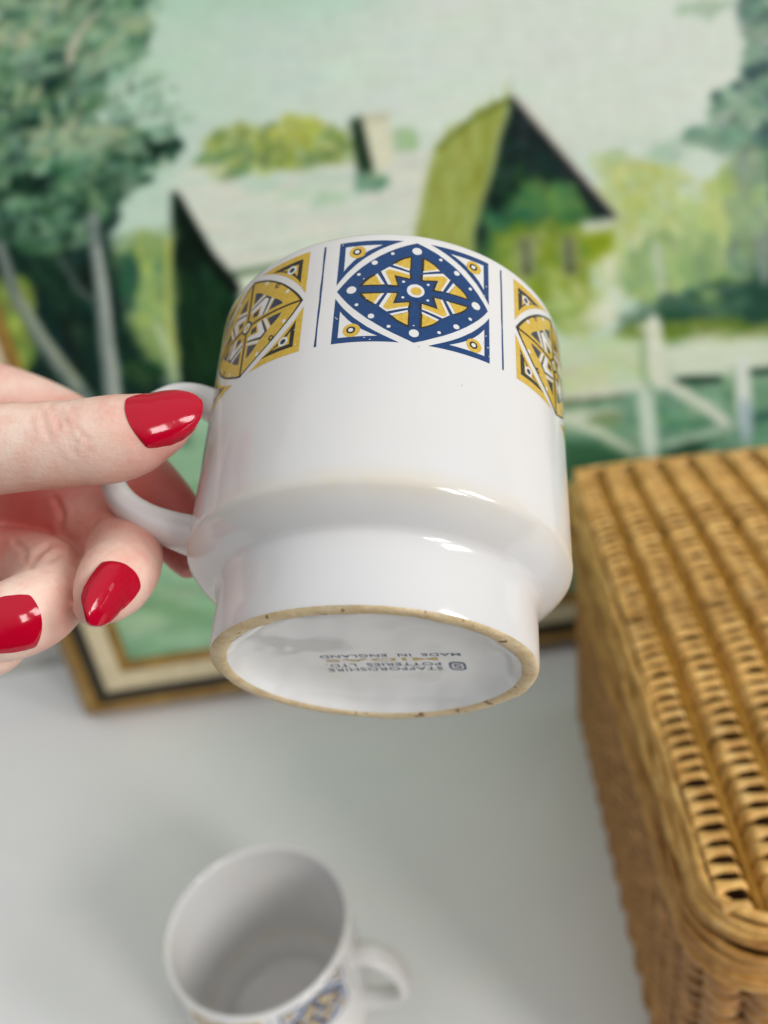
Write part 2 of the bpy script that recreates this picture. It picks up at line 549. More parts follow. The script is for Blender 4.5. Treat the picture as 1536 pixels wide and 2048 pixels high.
    line([(1340, 770), (1400, 806), (1450, 842)], 26, 24, (206, 212, 194), .9, 4)
    line([(1500, 745), (1560, 740)], 18, 18, (34, 70, 54), .9)
    line([(1506, 838), (1560, 826)], 24, 24, (60, 104, 86), .9)
    line([(1340, 852), (1420, 838)], 12, 12, (72, 132, 96), .9)
    line([(1335, 888), (1440, 862)], 12, 14, (178, 198, 176), .8)
    line([(1285, 655), (1316, 652)], 16, 16, (200, 210, 182), .8)
    line([(1308, 660), (1312, 710), (1318, 760)], 36, 34, (212, 218, 198), .95, 3)
    line([(1285, 680), (1288, 770)], 14, 12, (150, 176, 138), .8)
    line([(1292, 806), (1302, 900)], 36, 34, (196, 212, 194), .95, 3)
    line([(1484, 736), (1490, 850)], 34, 32, (210, 218, 208), .95, 3)
    line([(1490, 820), (1492, 870)], 28, 28, (164, 184, 188), .8)
    line([(1466, 740), (1470, 860)], 8, 8, (112, 150, 110), .7)
    poly([(1120, 880), (1200, 880), (1260, 912), (1300, 930), (1120, 960)], (52, 98, 66), 14, .95)
    poly([(1320, 912), (1380, 886), (1420, 884), (1400, 905), (1330, 922)], (14, 52, 34), 10, .95)
    # left wood: dark mass, lights, trunks
    poly([(-60, 470), (60, 430), (180, 420), (236, 470), (262, 560), (270, 640), (342, 700), (360, 880), (-60, 900)], (20, 48, 38), 22, 1, 40)
    dab((130, 620, 120, 170), 200, 26, 13, 1.2, [(18, 42, 36), (26, 58, 46), (14, 34, 30), (36, 70, 50), (20, 50, 44)], 0.6)
    poly([(232, 490), (300, 466), (342, 470), (346, 620), (340, 740), (292, 730), (262, 640), (250, 560)], (132, 158, 92), 16, .95, 26)
    dab((292, 560, 40, 90), 110, 20, 12, 1.2, [(164, 184, 92), (184, 194, 96), (126, 158, 100), (104, 140, 92), (150, 176, 110)], 0.65)
    dab((258, 560, 18, 50), 30, 18, 10, 1.4, [(60, 104, 76), (44, 86, 66)], 0.7)
    line([(338, 480), (336, 620), (352, 730)], 10, 12, (186, 192, 84), 0.8, 4)
    line([(318, 660), (336, 700), (352, 760)], 22, 20, (170, 190, 140), 0.8, 4)
    dab((285, 745, 36, 20), 30, 20, 10, 0.5, [(30, 62, 40), (52, 88, 50)], 0.7)
    dab((20, 650, 46, 110), 80, 22, 14, 1.1, [(150, 170, 66), (126, 150, 60), (170, 186, 80), (104, 134, 60)], 0.7)
    # left tree crown
    GR = [(34, 70, 52), (24, 54, 42), (58, 98, 74), (88, 132, 104), (120, 158, 126), (70, 112, 80), (44, 84, 62), (104, 142, 96), (130, 166, 140)]
    DK = [(18, 44, 34), (26, 56, 42), (34, 66, 48)]
    LT = [(180, 190, 146), (150, 176, 132), (134, 172, 142), (196, 198, 152)]
    dab((80, 60, 210, 130), 300, 26, 14, -0.6, GR, 0.7)
    dab((-20, -250, 330, 260), 520, 30, 16, -0.6, GR, 0.7)
    dab((250, 70, 40, 60), 60, 22, 12, -0.6, [(120, 156, 116), (96, 140, 104), (140, 172, 134)], 0.7)
    dab((90, 190, 120, 60), 110, 24, 12, -0.5, DK + GR, 0.75)
    dab((110, 330, 190, 110), 320, 26, 12, -0.4, GR, 0.7)
    dab((300, 290, 60, 36), 70, 18, 9, -0.4, DK + [(58, 98, 74), (88, 132, 104)], 0.75)
    dab((325, 292, 24, 12), 16, 14, 8, -0.2, [(8, 34, 26), (16, 44, 34)], 0.9)
    dab((80, 440, 140, 60), 170, 24, 12, -0.5, DK + GR, 0.7)
    dab((120, 155, 60, 26), 40, 20, 11, -0.3, DK, 0.8)
    dab((66, 270, 26, 34), 26, 16, 10, 0.6, DK, 0.8)
    dab((70, 370, 46, 20), 30, 16, 9, -0.4, DK, 0.8)
    dab((160, 270, 70, 18), 34, 24, 9, -0.45, LT, 0.7)
    dab((40, 66, 50, 22), 30, 22, 9, -0.55, LT, 0.7)
    dab((110, 10, 30, 12), 14, 20, 8, -0.4, LT, 0.7)
    dab((40, 190, 40, 22), 20, 20, 8, -0.5, LT, 0.5)
    dab((85, 440, 70, 40), 34, 12, 7, 0.9, [(96, 140, 116), (84, 128, 104)], 0.6)
    dab((230, 110, 24, 14), 12, 14, 8, 0, [(110, 160, 96), (96, 146, 90)], 0.6)
    for _ in range(1300):
        x, y = RNG.uniform(-60, 350), RNG.uniform(-420, 470)
        lim = 330 - 60 * math.sin(y / 55.0) - max(0, y - 330) * 0.8
        if x > lim + 25 - 55 * RNG.random():
            continue
        c = [(150, 182, 150), (120, 160, 128), (66, 112, 88), (30, 64, 48), (172, 190, 146), (96, 140, 100), (22, 50, 40)][RNG.integers(7)]
        stroke(x, y, RNG.uniform(6, 14), RNG.uniform(4, 7), -0.6 + RNG.normal(0, .6), c, 0.6)
    MINT = [(134, 172, 144), (150, 184, 156), (164, 186, 150), (184, 190, 152), (112, 152, 122)]
    dab((130, 40, 190, 110), 90, 30, 9, -0.55, MINT, 0.5)
    dab((230, 170, 90, 60), 40, 24, 9, -0.5, [(168, 196, 172), (150, 182, 156), (120, 158, 130)], 0.45)
    dab((150, 280, 150, 40), 50, 28, 8, -0.4, MINT, 0.45)
    dab((320, 240, 60, 40), 30, 16, 8, -0.3, [(170, 200, 178), (150, 184, 160)], 0.45)
    line([(140, 118), (146, 88), (166, 56), (205, 16)], 22, 8, (182, 182, 160), 0.85, 5)
    line([(135, 130), (150, 190), (160, 260)], 10, 12, (110, 124, 108), 0.5, 4)
    # trunks
    line([(2, 500), (30, 590), (84, 680), (150, 770), (190, 830)], 24, 38, (112, 124, 118), 0.95, 8)
    line([(40, 595), (92, 680), (160, 772)], 12, 16, (158, 166, 142), 0.7, 6)
    line([(188, 440), (192, 500), (206, 590), (212, 680), (222, 740), (228, 830)], 24, 40, (126, 138, 134), 0.95, 8)
    line([(198, 500), (210, 600), (222, 700), (236, 830)], 12, 16, (172, 178, 166), 0.75, 6)
    line([(122, 520), (160, 580), (200, 612)], 14, 12, (78, 92, 88), 0.85, 4)
    # right tree
    TE = [(120, 156, 132), (96, 140, 114), (140, 172, 150), (84, 120, 108), (156, 182, 160)]
    dab((1480, 240, 70, 70), 90, 24, 12, -0.5, TE, 0.6)
    dab((1620, 200, 140, 220), 380, 28, 14, -0.5, TE + [(60, 92, 84)], 0.65)
    dab((1430, 270, 60, 22), 36, 24, 9, -0.4, TE[:3], 0.55)
    dab((1340, 300, 50, 18), 16, 22, 8, -0.5, [(168, 192, 170)], 0.5)
    dab((1410, 16, 50, 14), 16, 26, 9, -0.5, [(164, 192, 166)], 0.6)
    dab((1520, 20, 34, 60), 40, 20, 11, -0.4, [(88, 122, 108), (120, 150, 134)], 0.7)
    dab((1510, 60, 26, 20), 16, 14, 9, 0, [(120, 142, 128), (150, 170, 152)], 0.6)
    for (x, y, r) in ((1504, 144, 24), (1472, 170, 13), (1433, 190, 14), (1530, 130, 20)):
        stroke(x, y, r, r * .85, -.4, (74, 100, 98), 0.8)
        stroke(x + 4, y + 4, r * .6, r * .5, -.4, (56, 82, 84), 0.7)
    line([(1446, 186), (1500, 214), (1560, 246)], 8, 10, (162, 182, 160), 0.8, 4)
    line([(1490, 170), (1536, 210)], 6, 8, (150, 176, 154), 0.7, 4)
    dab((1500, 330, 30, 40), 26, 22, 10, 1.3, [(140, 168, 142), (128, 156, 130)], 0.6)
    dab((1500, 420, 40, 50), 40, 24, 12, 1.0, [(136, 162, 122), (150, 176, 134)], 0.5)
    # brush grain
    for _ in range(4):
        p = np.pad(img, ((1, 1), (1, 1), (0, 0)), 'edge')
        img[:] = (4 * img + p[:-2, 1:-1] + p[2:, 1:-1] + p[1:-1, :-2] + p[1:-1, 2:]) / 8
    gr = (vnoise(9, 30, 5) - 0.5) * 5 + (vnoise(34, 9, 6) - 0.5) * 6
    img[:] = np.clip(img + gr[..., None], 0, 255)
    return img, X0, Y0, S


def build_painting():
    root = empty('framed_painting', tuple(PB))
    tag(root, 'framed green landscape oil painting with cottages, trees and fence leaning behind the mug', 'painting')
    rot = Matrix(((PU[0], PV[0], PN[0]), (PU[1], PV[1], PN[1]), (PU[2], PV[2], PN[2])))
    root.rotation_euler = rot.to_euler()
    # canvas with its painted colours
    img, X0, Y0, S = paint_landscape()
    cu, cv = 470, 380
    u = np.linspace(BORDER - 0.003, FWD - BORDER + 0.003, cu)
    v = np.linspace(BORDER - 0.003, FHT - BORDER + 0.003, cv)
    UU, VV = np.meshgrid(u, v)
    P = PB + UU[..., None] * PU + VV[..., None] * PV + 0.006 * PN
    d = P - CP
    z = d @ FW
    px = 768 + FPX * (d @ RC) / z
    py = 1024 - FPX * (d @ UC) / z
    gx = np.clip((px - X0) / S - 0.5, 0, img.shape[1] - 1.001)
    gy = np.clip((py - Y0) / S - 0.5, 0, img.shape[0] - 1.001)
    i, j = gx.astype(int), gy.astype(int)
    a, b = (gx - i)[..., None], (gy - j)[..., None]
    c = (img[j, i] * (1 - a) * (1 - b) + img[j, i + 1] * a * (1 - b) + img[j + 1, i] * (1 - a) * b + img[j + 1, i + 1] * a * b) / 255
    c = np.where(c <= 0.04045, c / 12.92, ((c + 0.055) / 1.055) ** 2.4)
    c = c ** 1.07
    c = c * 0.92 + 0.08 * c.mean(-1, keepdims=True)
    verts = np.stack([UU, VV, np.full_like(UU, 0.006)], -1).reshape(-1, 3)
    idx = np.arange(cu * cv).reshape(cv, cu)
    faces = np.stack([idx[:-1, :-1], idx[:-1, 1:], idx[1:, 1:], idx[1:, :-1]], -1).reshape(-1, 4)
    me = bpy.data.meshes.new('canvas')
    me.from_pydata(verts.tolist(), [], faces.tolist())
    at = me.attributes.new('paint', 'FLOAT_COLOR', 'POINT')
    at.data.foreach_set('color', np.concatenate([c.reshape(-1, 3), np.ones((cu * cv, 1))], 1).astype(np.float32).ravel())
    t = NT('oil_paint', rough=0.7)
    t.b.inputs['Specular IOR Level'].default_value = 0.08
    an = t.n('Attribute', attribute_name='paint')
    gm = t.n('HueSaturation', Saturation=1.0, Value=PAINT_GAIN)
    t.l(an.outputs['Color'], gm.inputs['Color'])
    t.col(gm.outputs[0])
    vv = t.coord((1, 2.2, 1))
    n1 = t.bump(t.noise(vv, 260, 4, 0.6), 0.12, 0.001)
    t.bump(t.noise(t.coord(), 900, 2), 0.05, 0.0004, n1)
    me.materials.append(t.m)
    link(bpy.data.objects.new('canvas', me), root)
    # moulding: profile (distance in from the outer edge, height), swept round with mitred corners
    tg = NT('old_gilt', rgb(150, 116, 50), 0.45, Metallic=0.25)
    v0 = tg.coord()
    tg.col(tg.ramp(tg.noise(v0, 60, 4), [(0.3, rgb(128, 94, 36)), (0.7, rgb(168, 132, 62))]))
    td = NT('dark_frame_stain', rgb(40, 32, 20), 0.4)
    v0 = td.coord()
    td.col(td.ramp(td.noise(v0, 50, 4), [(0.3, rgb(30, 23, 13)), (0.7, rgb(54, 44, 26))]))
    tl = NT('cream_liner', rgb(206, 192, 156), 0.7)
    v0 = tl.coord()
    tl.col(tl.ramp(tl.noise(v0, 200, 4), [(0.3, rgb(196, 181, 146)), (0.7, rgb(214, 200, 166))]))
    prof = {
        'outer_moulding': (tg.m, [(0.0, -0.004), (0.0, 0.002), (0.002, 0.0065), (0.006, 0.0105), (0.0105, 0.0155), (0.0135, 0.0165), (0.0155, 0.0145), (0.0155, -0.004)]),
        'dark_moulding': (td.m, [(0.0157, -0.003), (0.0157, 0.0128), (0.018, 0.0105), (0.021, 0.0088), (0.0235, 0.0085), (0.0235, -0.003)]),
        'linen_liner': (tl.m, [(0.0237, -0.002), (0.0237, 0.0122), (0.0255, 0.0135), (0.030, 0.0130), (0.0365, 0.0108), (0.0372, 0.010), (0.0372, -0.002)]),
        'gilt_sight_edge': (tg.m, [(0.0374, -0.001), (0.0374, 0.0112), (0.039, 0.0116), (0.0425, 0.0082), (0.0425, -0.001)]),
    }
    for name, (mat, pr) in prof.items():
        for side in range(4):
            vs, fs = [], []
            for e in (0, 1):
                for (q, h) in pr:
                    if side == 0:
                        p = (q if e == 0 else FWD - q, q, h)
                    elif side == 1:
                        p = (FWD - q, q if e == 0 else FHT - q, h)
                    elif side == 2:
                        p = (FWD - q if e == 0 else q, FHT - q, h)
                    else:
                        p = (q, FHT - q if e == 0 else q, h)
                    vs.append(p)
            n = len(pr)
            for k in range(n):
                k2 = (k + 1) % n
                fs.append((k, n + k, n + k2, k2))
            fs += [tuple(range(n)), tuple(reversed(range(n, 2 * n)))]
            o = mesh_obj(name, vs, fs, mat, root, smooth=False)
            if name == 'outer_moulding':
                o.data.transform(Matrix.Identity(4))
    # stretcher board behind
    e = 0.004
    vs = [(e, e, -0.012), (FWD - e, e, -0.012), (FWD - e, FHT - e, -0.012), (e, FHT - e, -0.012),
          (e, e, -0.005), (FWD - e, e, -0.005), (FWD - e, FHT - e, -0.005), (e, FHT - e, -0.005)]
    mesh_obj('backing_board', vs, [(3, 2, 1, 0), (4, 5, 6, 7), (0, 1, 5, 4), (1, 2, 6, 5), (2, 3, 7, 6), (3, 0, 4, 7)], td.m, root, smooth=False)
    return root


PAINT_GAIN = 1.20
build_painting()

# ------------------------------------------------------------------ mugs
MH, RB, RR, RF, HS = 0.0766, 0.0385, 0.0389, 0.0313, 0.0205
ZT, ZB, HALF = 0.0740, 0.0486, 0.3904


def body_radius(w):
    return RB + (RR - RB) * (w - HS) / (MH - HS)


def revolve(profile, seg=224):
    vs, fs = [], []
    n = len(profile)
    for k in range(seg):
        a = 2 * math.pi * k / seg
        for r, z in profile:
            vs.append((r * math.cos(a), r * math.sin(a), z))
    for k in range(seg):
        k2 = (k + 1) % seg
        for i in range(n - 1):
            fs.append((k * n + i, k2 * n + i, k2 * n + i + 1, k * n + i + 1))
    return vs, fs


def clip_strip(poly, lo, hi):
    for bound, keep in ((lo, 1), (hi, -1)):
        out = []
        for k in range(len(poly)):
            p, q = poly[k], poly[(k + 1) % len(poly)]
            ip, iq = (p[0] - bound) * keep >= 0, (q[0] - bound) * keep >= 0
            if ip:
                out.append(p)
            if ip != iq:
                t = (bound - p[0]) / (q[0] - p[0])
                out.append((bound, p[1] + (q[1] - p[1]) * t))
        poly = out
        if len(poly) < 3:
            return []
    return poly


class Decal:
    """flat shapes laid on the mug's wall, in layers a few hundredths of a millimetre apart"""
    def __init__(self, theta):
        self.th, self.v, self.f, self.m = theta, [], [], []

    def add(self, pts, layer, mat):
        wob = 0.0035
        mx, my = (0.007, -0.006) if mat == 1 else (0, 0)
        pts = [(x + mx + random.uniform(-wob, wob) * 0.6, y + my + random.uniform(-wob, wob) * 0.6) for x, y in pts]
        tris = tessellate_polygon([[Vector((x, y, 0)) for x, y in pts]])
        du = 0.06
        for t in tris:
            tri = [pts[i] for i in t]
            ar = (tri[1][0] - tri[0][0]) * (tri[2][1] - tri[0][1]) - (tri[2][0] - tri[0][0]) * (tri[1][1] - tri[0][1])
            if abs(ar) < 1e-9:
                continue
            if ar < 0:
                tri.reverse()
            lo, hi = min(p[0] for p in tri), max(p[0] for p in tri)
            for k in range(math.floor(lo / du), math.floor(hi / du) + 1):
                c = clip_strip(tri, k * du, (k + 1) * du)
                if len(c) < 3:
                    continue
                b = len(self.v)
                for (x, y) in c:
                    w = (ZT + ZB) / 2 + y * (ZT - ZB) / 2
                    r = body_radius(w) + 0.000016 * layer + 0.00001
                    a = self.th + x * HALF
                    self.v.append((r * math.cos(a), r * math.sin(a), w))
                self.f.append(tuple(range(b, b + len(c))))
                self.m.append(mat)

    def circ(self, x, y, r, layer, mat, n=20):
        # the panel is a little wider than high
        self.add([(x + r * 0.86 * math.cos(6.2832 * k / n), y + r * math.sin(6.2832 * k / n)) for k in range(n)], layer, mat)


# material slots of a panel
BL, GO, BK, WH, NV = 0, 1, 2, 3, 4
SLOTS = [M_BLUE, M_GOLD, M_BLACK, M_GLAZE, M_NAVY]


def bow(p, q, k, n=10):
    """points from p to q bowed away from the centre"""
    out = []
    for i in range(n + 1):
        t = i / n
        x, y = p[0] + (q[0] - p[0]) * t, p[1] + (q[1] - p[1]) * t
        b = 4 * t * (1 - t) * k
        l = math.hypot((p[0] + q[0]) / 2, (p[1] + q[1]) / 2)
        out.append((x + b * (p[0] + q[0]) / 2 / l, y + b * (p[1] + q[1]) / 2 / l))
    return out


def panel(mug, theta, kind):
    d = Decal(theta)
    blue = kind == 'blue'
    A = BL if blue else GO
    # four corner triangles
    for sx in (-1, 1):
        for sy in (-1, 1):
            S = lambda pts: [(sx * x, sy * y) for x, y in pts]
            tri = [(1, 1)] + bow((0.175, 1), (1, 0.13), 0.10)
            d.add(S(tri), 1, A)
            inn = [(0.92, 0.90)] + bow((0.44, 0.90), (0.92, 0.40), 0.055)
            if blue:
                d.add(S(inn), 2, WH)
                d.circ(sx * 0.765, sy * 0.775, 0.125, 3, GO)
                d.circ(sx * 0.765, sy * 0.775, 0.066, 4, BK)
                d.circ(sx * 0.765, sy * 0.775, 0.036, 5, WH)
            else:
                inn = [(0.91, 0.88)] + bow((0.39, 0.88), (0.91, 0.37), 0.075)
                d.add(S(inn), 2, BK)
                inn2 = [(0.84, 0.80)] + bow((0.56, 0.80), (0.84, 0.545), 0.045)
                d.add(S(inn2), 3, GO)
                d.circ(sx * 0.750, sy * 0.720, 0.085, 4, WH)
                d.circ(sx * 0.750, sy * 0.720, 0.048, 5, NV)
    # bowed diamond
    tips = [(0.985, 0), (0, 0.985), (-0.985, 0), (0, -0.985)]

    def diamond(s, k):
        out = []
        for i in range(4):
            p, q = tips[i], tips[(i + 1) % 4]
            out += bow((p[0] * s, p[1] * s), (q[0] * s, q[1] * s), k)[:-1]
        return out
    if blue:
        d.add(diamond(1.0, 0.115), 1, BL)
    else:
        d.add(diamond(1.0, 0.115), 1, BK)
        d.add(diamond(0.955, 0.115), 2, GO)
    for (x, y) in ((1, 0), (0, 1), (-1, 0), (0, -1)):
        if blue:
            d.circ(x * 0.80, y * 0.81, 0.072, 3, WH)
    for sx in (-1, 1):
        for sy in (-1, 1):
            if blue:
                d.circ(sx * 0.53, sy * 0.53, 0.046, 3, WH, 14)
                d.circ(sx * 0.31, sy * 0.72, 0.028, 3, WH, 10)
                d.circ(sx * 0.72, sy * 0.30, 0.028, 3, WH, 10)
            else:
                d.circ(sx * 0.53, sy * 0.53, 0.050, 3, BK, 14)
                d.circ(sx * 0.53, sy * 0.53, 0.024, 4, GO, 10)
                d.circ(sx * 0.31, sy * 0.72, 0.036, 3, WH, 10)
                d.circ(sx * 0.72, sy * 0.30, 0.036, 3, WH, 10)
    # rosette: in each quadrant two outer wedges and a chevron between them
    for sx in (-1, 1):
        for sy in (-1, 1):
            for sw in (0, 1):
                T = lambda pts: [(sx * (y if sw else x), sy * (x if sw else y)) for x, y in pts]
                wedge = [(0.088, 0.425), (0.088, 0.665), (0.150, 0.632), (0.215, 0.580), (0.278, 0.510)]
                if blue:
                    d.add(T([(0.058, 0.385), (0.058, 0.712), (0.155, 0.668), (0.240, 0.605), (0.312, 0.510), (0.27, 0.48)]), 2, BK)
                    d.add(T(wedge), 4, GO)
                    d.add(T([(0.088, 0.388), (0.088, 0.428), (0.278, 0.512), (0.305, 0.482)]), 4, WH)
                else:
                    d.add(T(wedge), 4, NV)
                    d.add(T([(0.055, 0.345), (0.055, 0.390), (0.290, 0.492), (0.325, 0.455)]), 4, WH)
            T = lambda pts: [(sx * x, sy * y) for x, y in pts]
            if blue:
                d.add(T([(0.04, 0.15), (0.04, 0.34), (0.39, 0.45), (0.45, 0.40), (0.33, 0.05), (0.15, 0.05)]), 3, BL)
                d.add(T([(0.050, 0.200), (0.050, 0.34), (0.345, 0.452), (0.452, 0.345), (0.34, 0.050), (0.200, 0.050), (0.240, 0.240)]), 4, BK)
                d.add(T([(0.085, 0.240), (0.085, 0.345), (0.345, 0.442), (0.442, 0.345), (0.345, 0.085), (0.240, 0.085), (0.290, 0.290)]), 5, WH)
                d.add(T([(0.085, 0.237), (0.085, 0.306), (0.350, 0.398), (0.398, 0.350), (0.306, 0.085), (0.237, 0.085), (0.284, 0.284)]), 6, GO)
                d.circ(sx * 0.155, sy * 0.155, 0.022, 7, WH, 8)
            else:
                d.add(T([(0.060, 0.20), (0.060, 0.335), (0.345, 0.445), (0.445, 0.345), (0.335, 0.060), (0.20, 0.060)]), 4, NV)
                d.add(T([(0.060, 0.225), (0.060, 0.305), (0.335, 0.40), (0.40, 0.335), (0.305, 0.060), (0.225, 0.060), (0.275, 0.275)]), 5, WH)
                d.add(T([(0.060, 0.10), (0.060, 0.235), (0.275, 0.275), (0.235, 0.06), (0.10, 0.06)]), 5, GO)
                d.add(T([(0.12, 0.12), (0.11, 0.215), (0.235, 0.235), (0.215, 0.11)]), 6, BK)
    if not blue:
        for p, q in (((-.96, 0), (.96, 0)), ((0, -.96), (0, .96))):
            dx, dy = q[0] - p[0], q[1] - p[1]
            l = math.hypot(dx, dy)
            ox, oy = -dy / l * 0.017, dx / l * 0.017
            d.add([(p[0] + ox, p[1] + oy), (p[0] - ox, p[1] - oy), (q[0] - ox, q[1] - oy), (q[0] + ox, q[1] + oy)], 7, BK)
    if blue:
        d.circ(0, 0, 0.185, 5, BL, 24)
        d.circ(0, 0, 0.128, 6, WH, 26)
        d.circ(0, 0, 0.080, 7, GO, 22)
    else:
        d.circ(0, 0, 0.120, 8, BK, 24)
        d.circ(0, 0, 0.088, 9, WH, 24)
        d.circ(0, 0, 0.050, 10, GO, 20)
    # nicks where the transfer has worn through
    for _ in range(16):
        ex = random.choice((-1, 1)) * random.uniform(0.9, 0.99)
        x, y = (ex, random.uniform(-1, 1)) if random.random() < 0.45 else (random.uniform(-1, 1), ex) if random.random() < 0.7 else (random.uniform(-.7, .7), random.uniform(-.7, .7))
        w, h = random.uniform(0.006, 0.016), random.uniform(0.006, 0.018)
        d.add([(x - w, y - h * .3), (x + w * .2, y - h), (x + w, y + h * .2), (x - w * .1, y + h)], 11, WH)
    o = mesh_obj('printed_panel', d.v, d.f, SLOTS, mug, True, d.m)
    o['label'] = 'blue printed tile with gold star' if blue else 'gold printed tile with dark star'
    return o


def printed_line(mug, theta):
    d = Decal(theta)
    hw = 0.013
    n = 12
    ptsl = [(-hw + random.uniform(-.003, .003), -1.0 + 2.0 * k / n) for k in range(n + 1)]
    ptsr = [(hw + random.uniform(-.003, .003), 1.0 - 2.0 * k / n) for k in range(n + 1)]
    d.add(ptsl + ptsr, 1, BL)
    mesh_obj('printed_line', d.v, d.f, SLOTS, mug, True, d.m)


def sweep(path, secs, ns=20, cap=True):
    """path: points, secs: (binormal half-width, normal half-width, B, N) for each point"""
    vs, fs = [], []
    for p, (hb, hn, B, N) in zip(path, secs):
        for k in range(ns):
            a = 2 * math.pi * k / ns
            ca, sa = math.cos(a), math.sin(a)
            e = 0.85
            cb = math.copysign(abs(ca) ** e, ca)
            cs = math.copysign(abs(sa) ** e, sa)
            vs.append(tuple(np.array(p) + B * hb * cb + N * hn * cs))
    n = len(path)
    for i in range(n - 1):
        for k in range(ns):
            k2 = (k + 1) % ns
            fs.append((i * ns + k, i * ns + k2, (i + 1) * ns + k2, (i + 1) * ns + k))
    if cap:
        fs.append(tuple(reversed(range(ns))))
        fs.append(tuple(range((n - 1) * ns, n * ns)))
    return vs, fs


def catmull(pts, per=10):
    pts = [np.array(p, float) for p in pts]
    P = [2 * pts[0] - pts[1]] + pts + [2 * pts[-1] - pts[-2]]
    out = []
    for i in range(1, len(P) - 2):
        for k in range(per):
            t = k / per
            out.append(0.5 * (2 * P[i] + (P[i + 1] - P[i - 1]) * t + (2 * P[i - 1] - 5 * P[i] + 4 * P[i + 1] - P[i + 2]) * t * t
                              + (3 * P[i] - P[i - 1] - 3 * P[i + 1] + P[i + 2]) * t ** 3))
    out.append(pts[-1])
    return out


def build_mug(name, label, group, panels, lines, handle_angle, stamp):
    root = empty(name)
    tag(root, label, 'mug', group)
    pr = [(0.0001, 0.0046), (0.008, 0.0046), (0.016, 0.0045), (0.020, 0.0043), (0.0225, 0.0039), (0.0245, 0.0032), (0.0260, 0.0024), (0.0270, 0.0015), (0.0276, 0.0008), (0.0280, 0.0004)]
    outer = [(0.03115, 0.0004), (RF + 0.00005, 0.0011), (RF + 0.0001, 0.005), (RF + 0.00012, 0.0100), (RF + 0.0002, 0.0118), (RF + 0.0005, 0.0130)]
    # cove, then the undercut of the stacking shoulder with a fairly tight edge
    outer += [(0.0322, 0.01385), (0.0331, 0.0145), (0.0343, 0.0153), (0.0355, 0.0162), (0.0366, 0.0172), (0.0375, 0.0182), (0.0380, 0.0188),
              (0.03832, 0.0193), (0.03848, 0.0199)]
    outer += [(RB + 0.00005, HS - 0.0002), (RB, HS + 0.0012)]
    for w in np.linspace(HS + 0.003, MH - 0.002, 26):
        outer.append((body_radius(w), w))
    outer += [(RR - 0.0001, MH - 0.0010), (RR - 0.0006, MH - 0.0002), (RR - 0.0013, MH), (RR - 0.0021, MH - 0.0003), (RR - 0.0026, MH - 0.0012)]
    inner = [(RR - 0.0030, MH - 0.004), (RR - 0.0033, 0.05), (RB - 0.0036, 0.026), (RB - 0.0046, 0.021), (RB - 0.0074, 0.0168), (RF - 0.004, 0.0135),
             (RF - 0.0048, 0.010), (RF - 0.007, 0.0078), (RF - 0.012, 0.0068), (0.0001, 0.0066)]
    vs, fs = revolve(outer + inner)
    mesh_obj('body', vs, fs, M_GLAZE, root)
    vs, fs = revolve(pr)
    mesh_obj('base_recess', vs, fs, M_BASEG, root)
    ring = [(0.0280, 0.0004), (0.0284, 0.00005), (0.0292, -0.00012), (0.0300, -0.0001), (0.0308, 0.00005), (0.03115, 0.0004)]
    vs, fs = revolve(ring, 360)
    rr = np.random.default_rng(3)
    ph = rr.random(6) * 6.28
    v2 = []
    for (x, y, z) in vs:
        a, r = math.atan2(y, x), math.hypot(x, y)
        wob = 0.00016 * math.sin(5 * a + ph[0]) + 0.00014 * math.sin(11 * a + ph[1]) + 0.00010 * math.sin(23 * a + ph[2])
        if 0.0283 < r < 0.0309:
            r += wob
        v2.append((r * math.cos(a), r * math.sin(a), z + rr.uniform(-1, 1) * 0.00003))
    o = mesh_obj('foot_ring', v2, fs, M_CLAY, root)
    o['label'] = 'unglazed tan clay foot ring'
    # handle: an ear-shaped loop in the plane of the axis
    prof = [(0.0365, 0.0565, 4.6, 3.4), (0.0400, 0.0587, 4.8, 2.8), (0.0440, 0.0595, 5.0, 2.4), (0.0478, 0.0585, 5.2, 2.3), (0.0512, 0.0556, 5.3, 2.4),
            (0.0542, 0.0522, 5.4, 2.5), (0.0562, 0.0465, 5.3, 2.6), (0.0570, 0.0405, 5.1, 2.6), (0.0560, 0.0352, 4.9, 2.7), (0.0526, 0.0311, 4.7, 2.8),
            (0.0478, 0.0283, 4.6, 3.0), (0.0425, 0.0266, 4.6, 3.4), (0.0365, 0.0252, 4.7, 4.2)]
    q = catmull([p for p in prof], 8)
    ca, sa = math.cos(handle_angle), math.sin(handle_angle)
    B = A3(-sa, ca, 0)
    path, secs = [], []
    for i, p in enumerate(q):
        a, b = q[max(i - 1, 0)], q[min(i + 1, len(q) - 1)]
        t = np.array((b[0] - a[0], b[1] - a[1]))
        t /= np.linalg.norm(t)
        nn = (t[1], -t[0])
        path.append((p[0] * ca, p[0] * sa, p[1]))
        secs.append((p[2] / 1000, p[3] / 1000, B, A3(nn[0] * ca, nn[0] * sa, nn[1])))
    vs, fs = sweep(path, secs, 28)
    mesh_obj('handle', vs, fs, M_GLAZE, root)
    for th, kind in panels:
        panel(root, th, kind)
    for th in lines:
        printed_line(root, th)
    return root


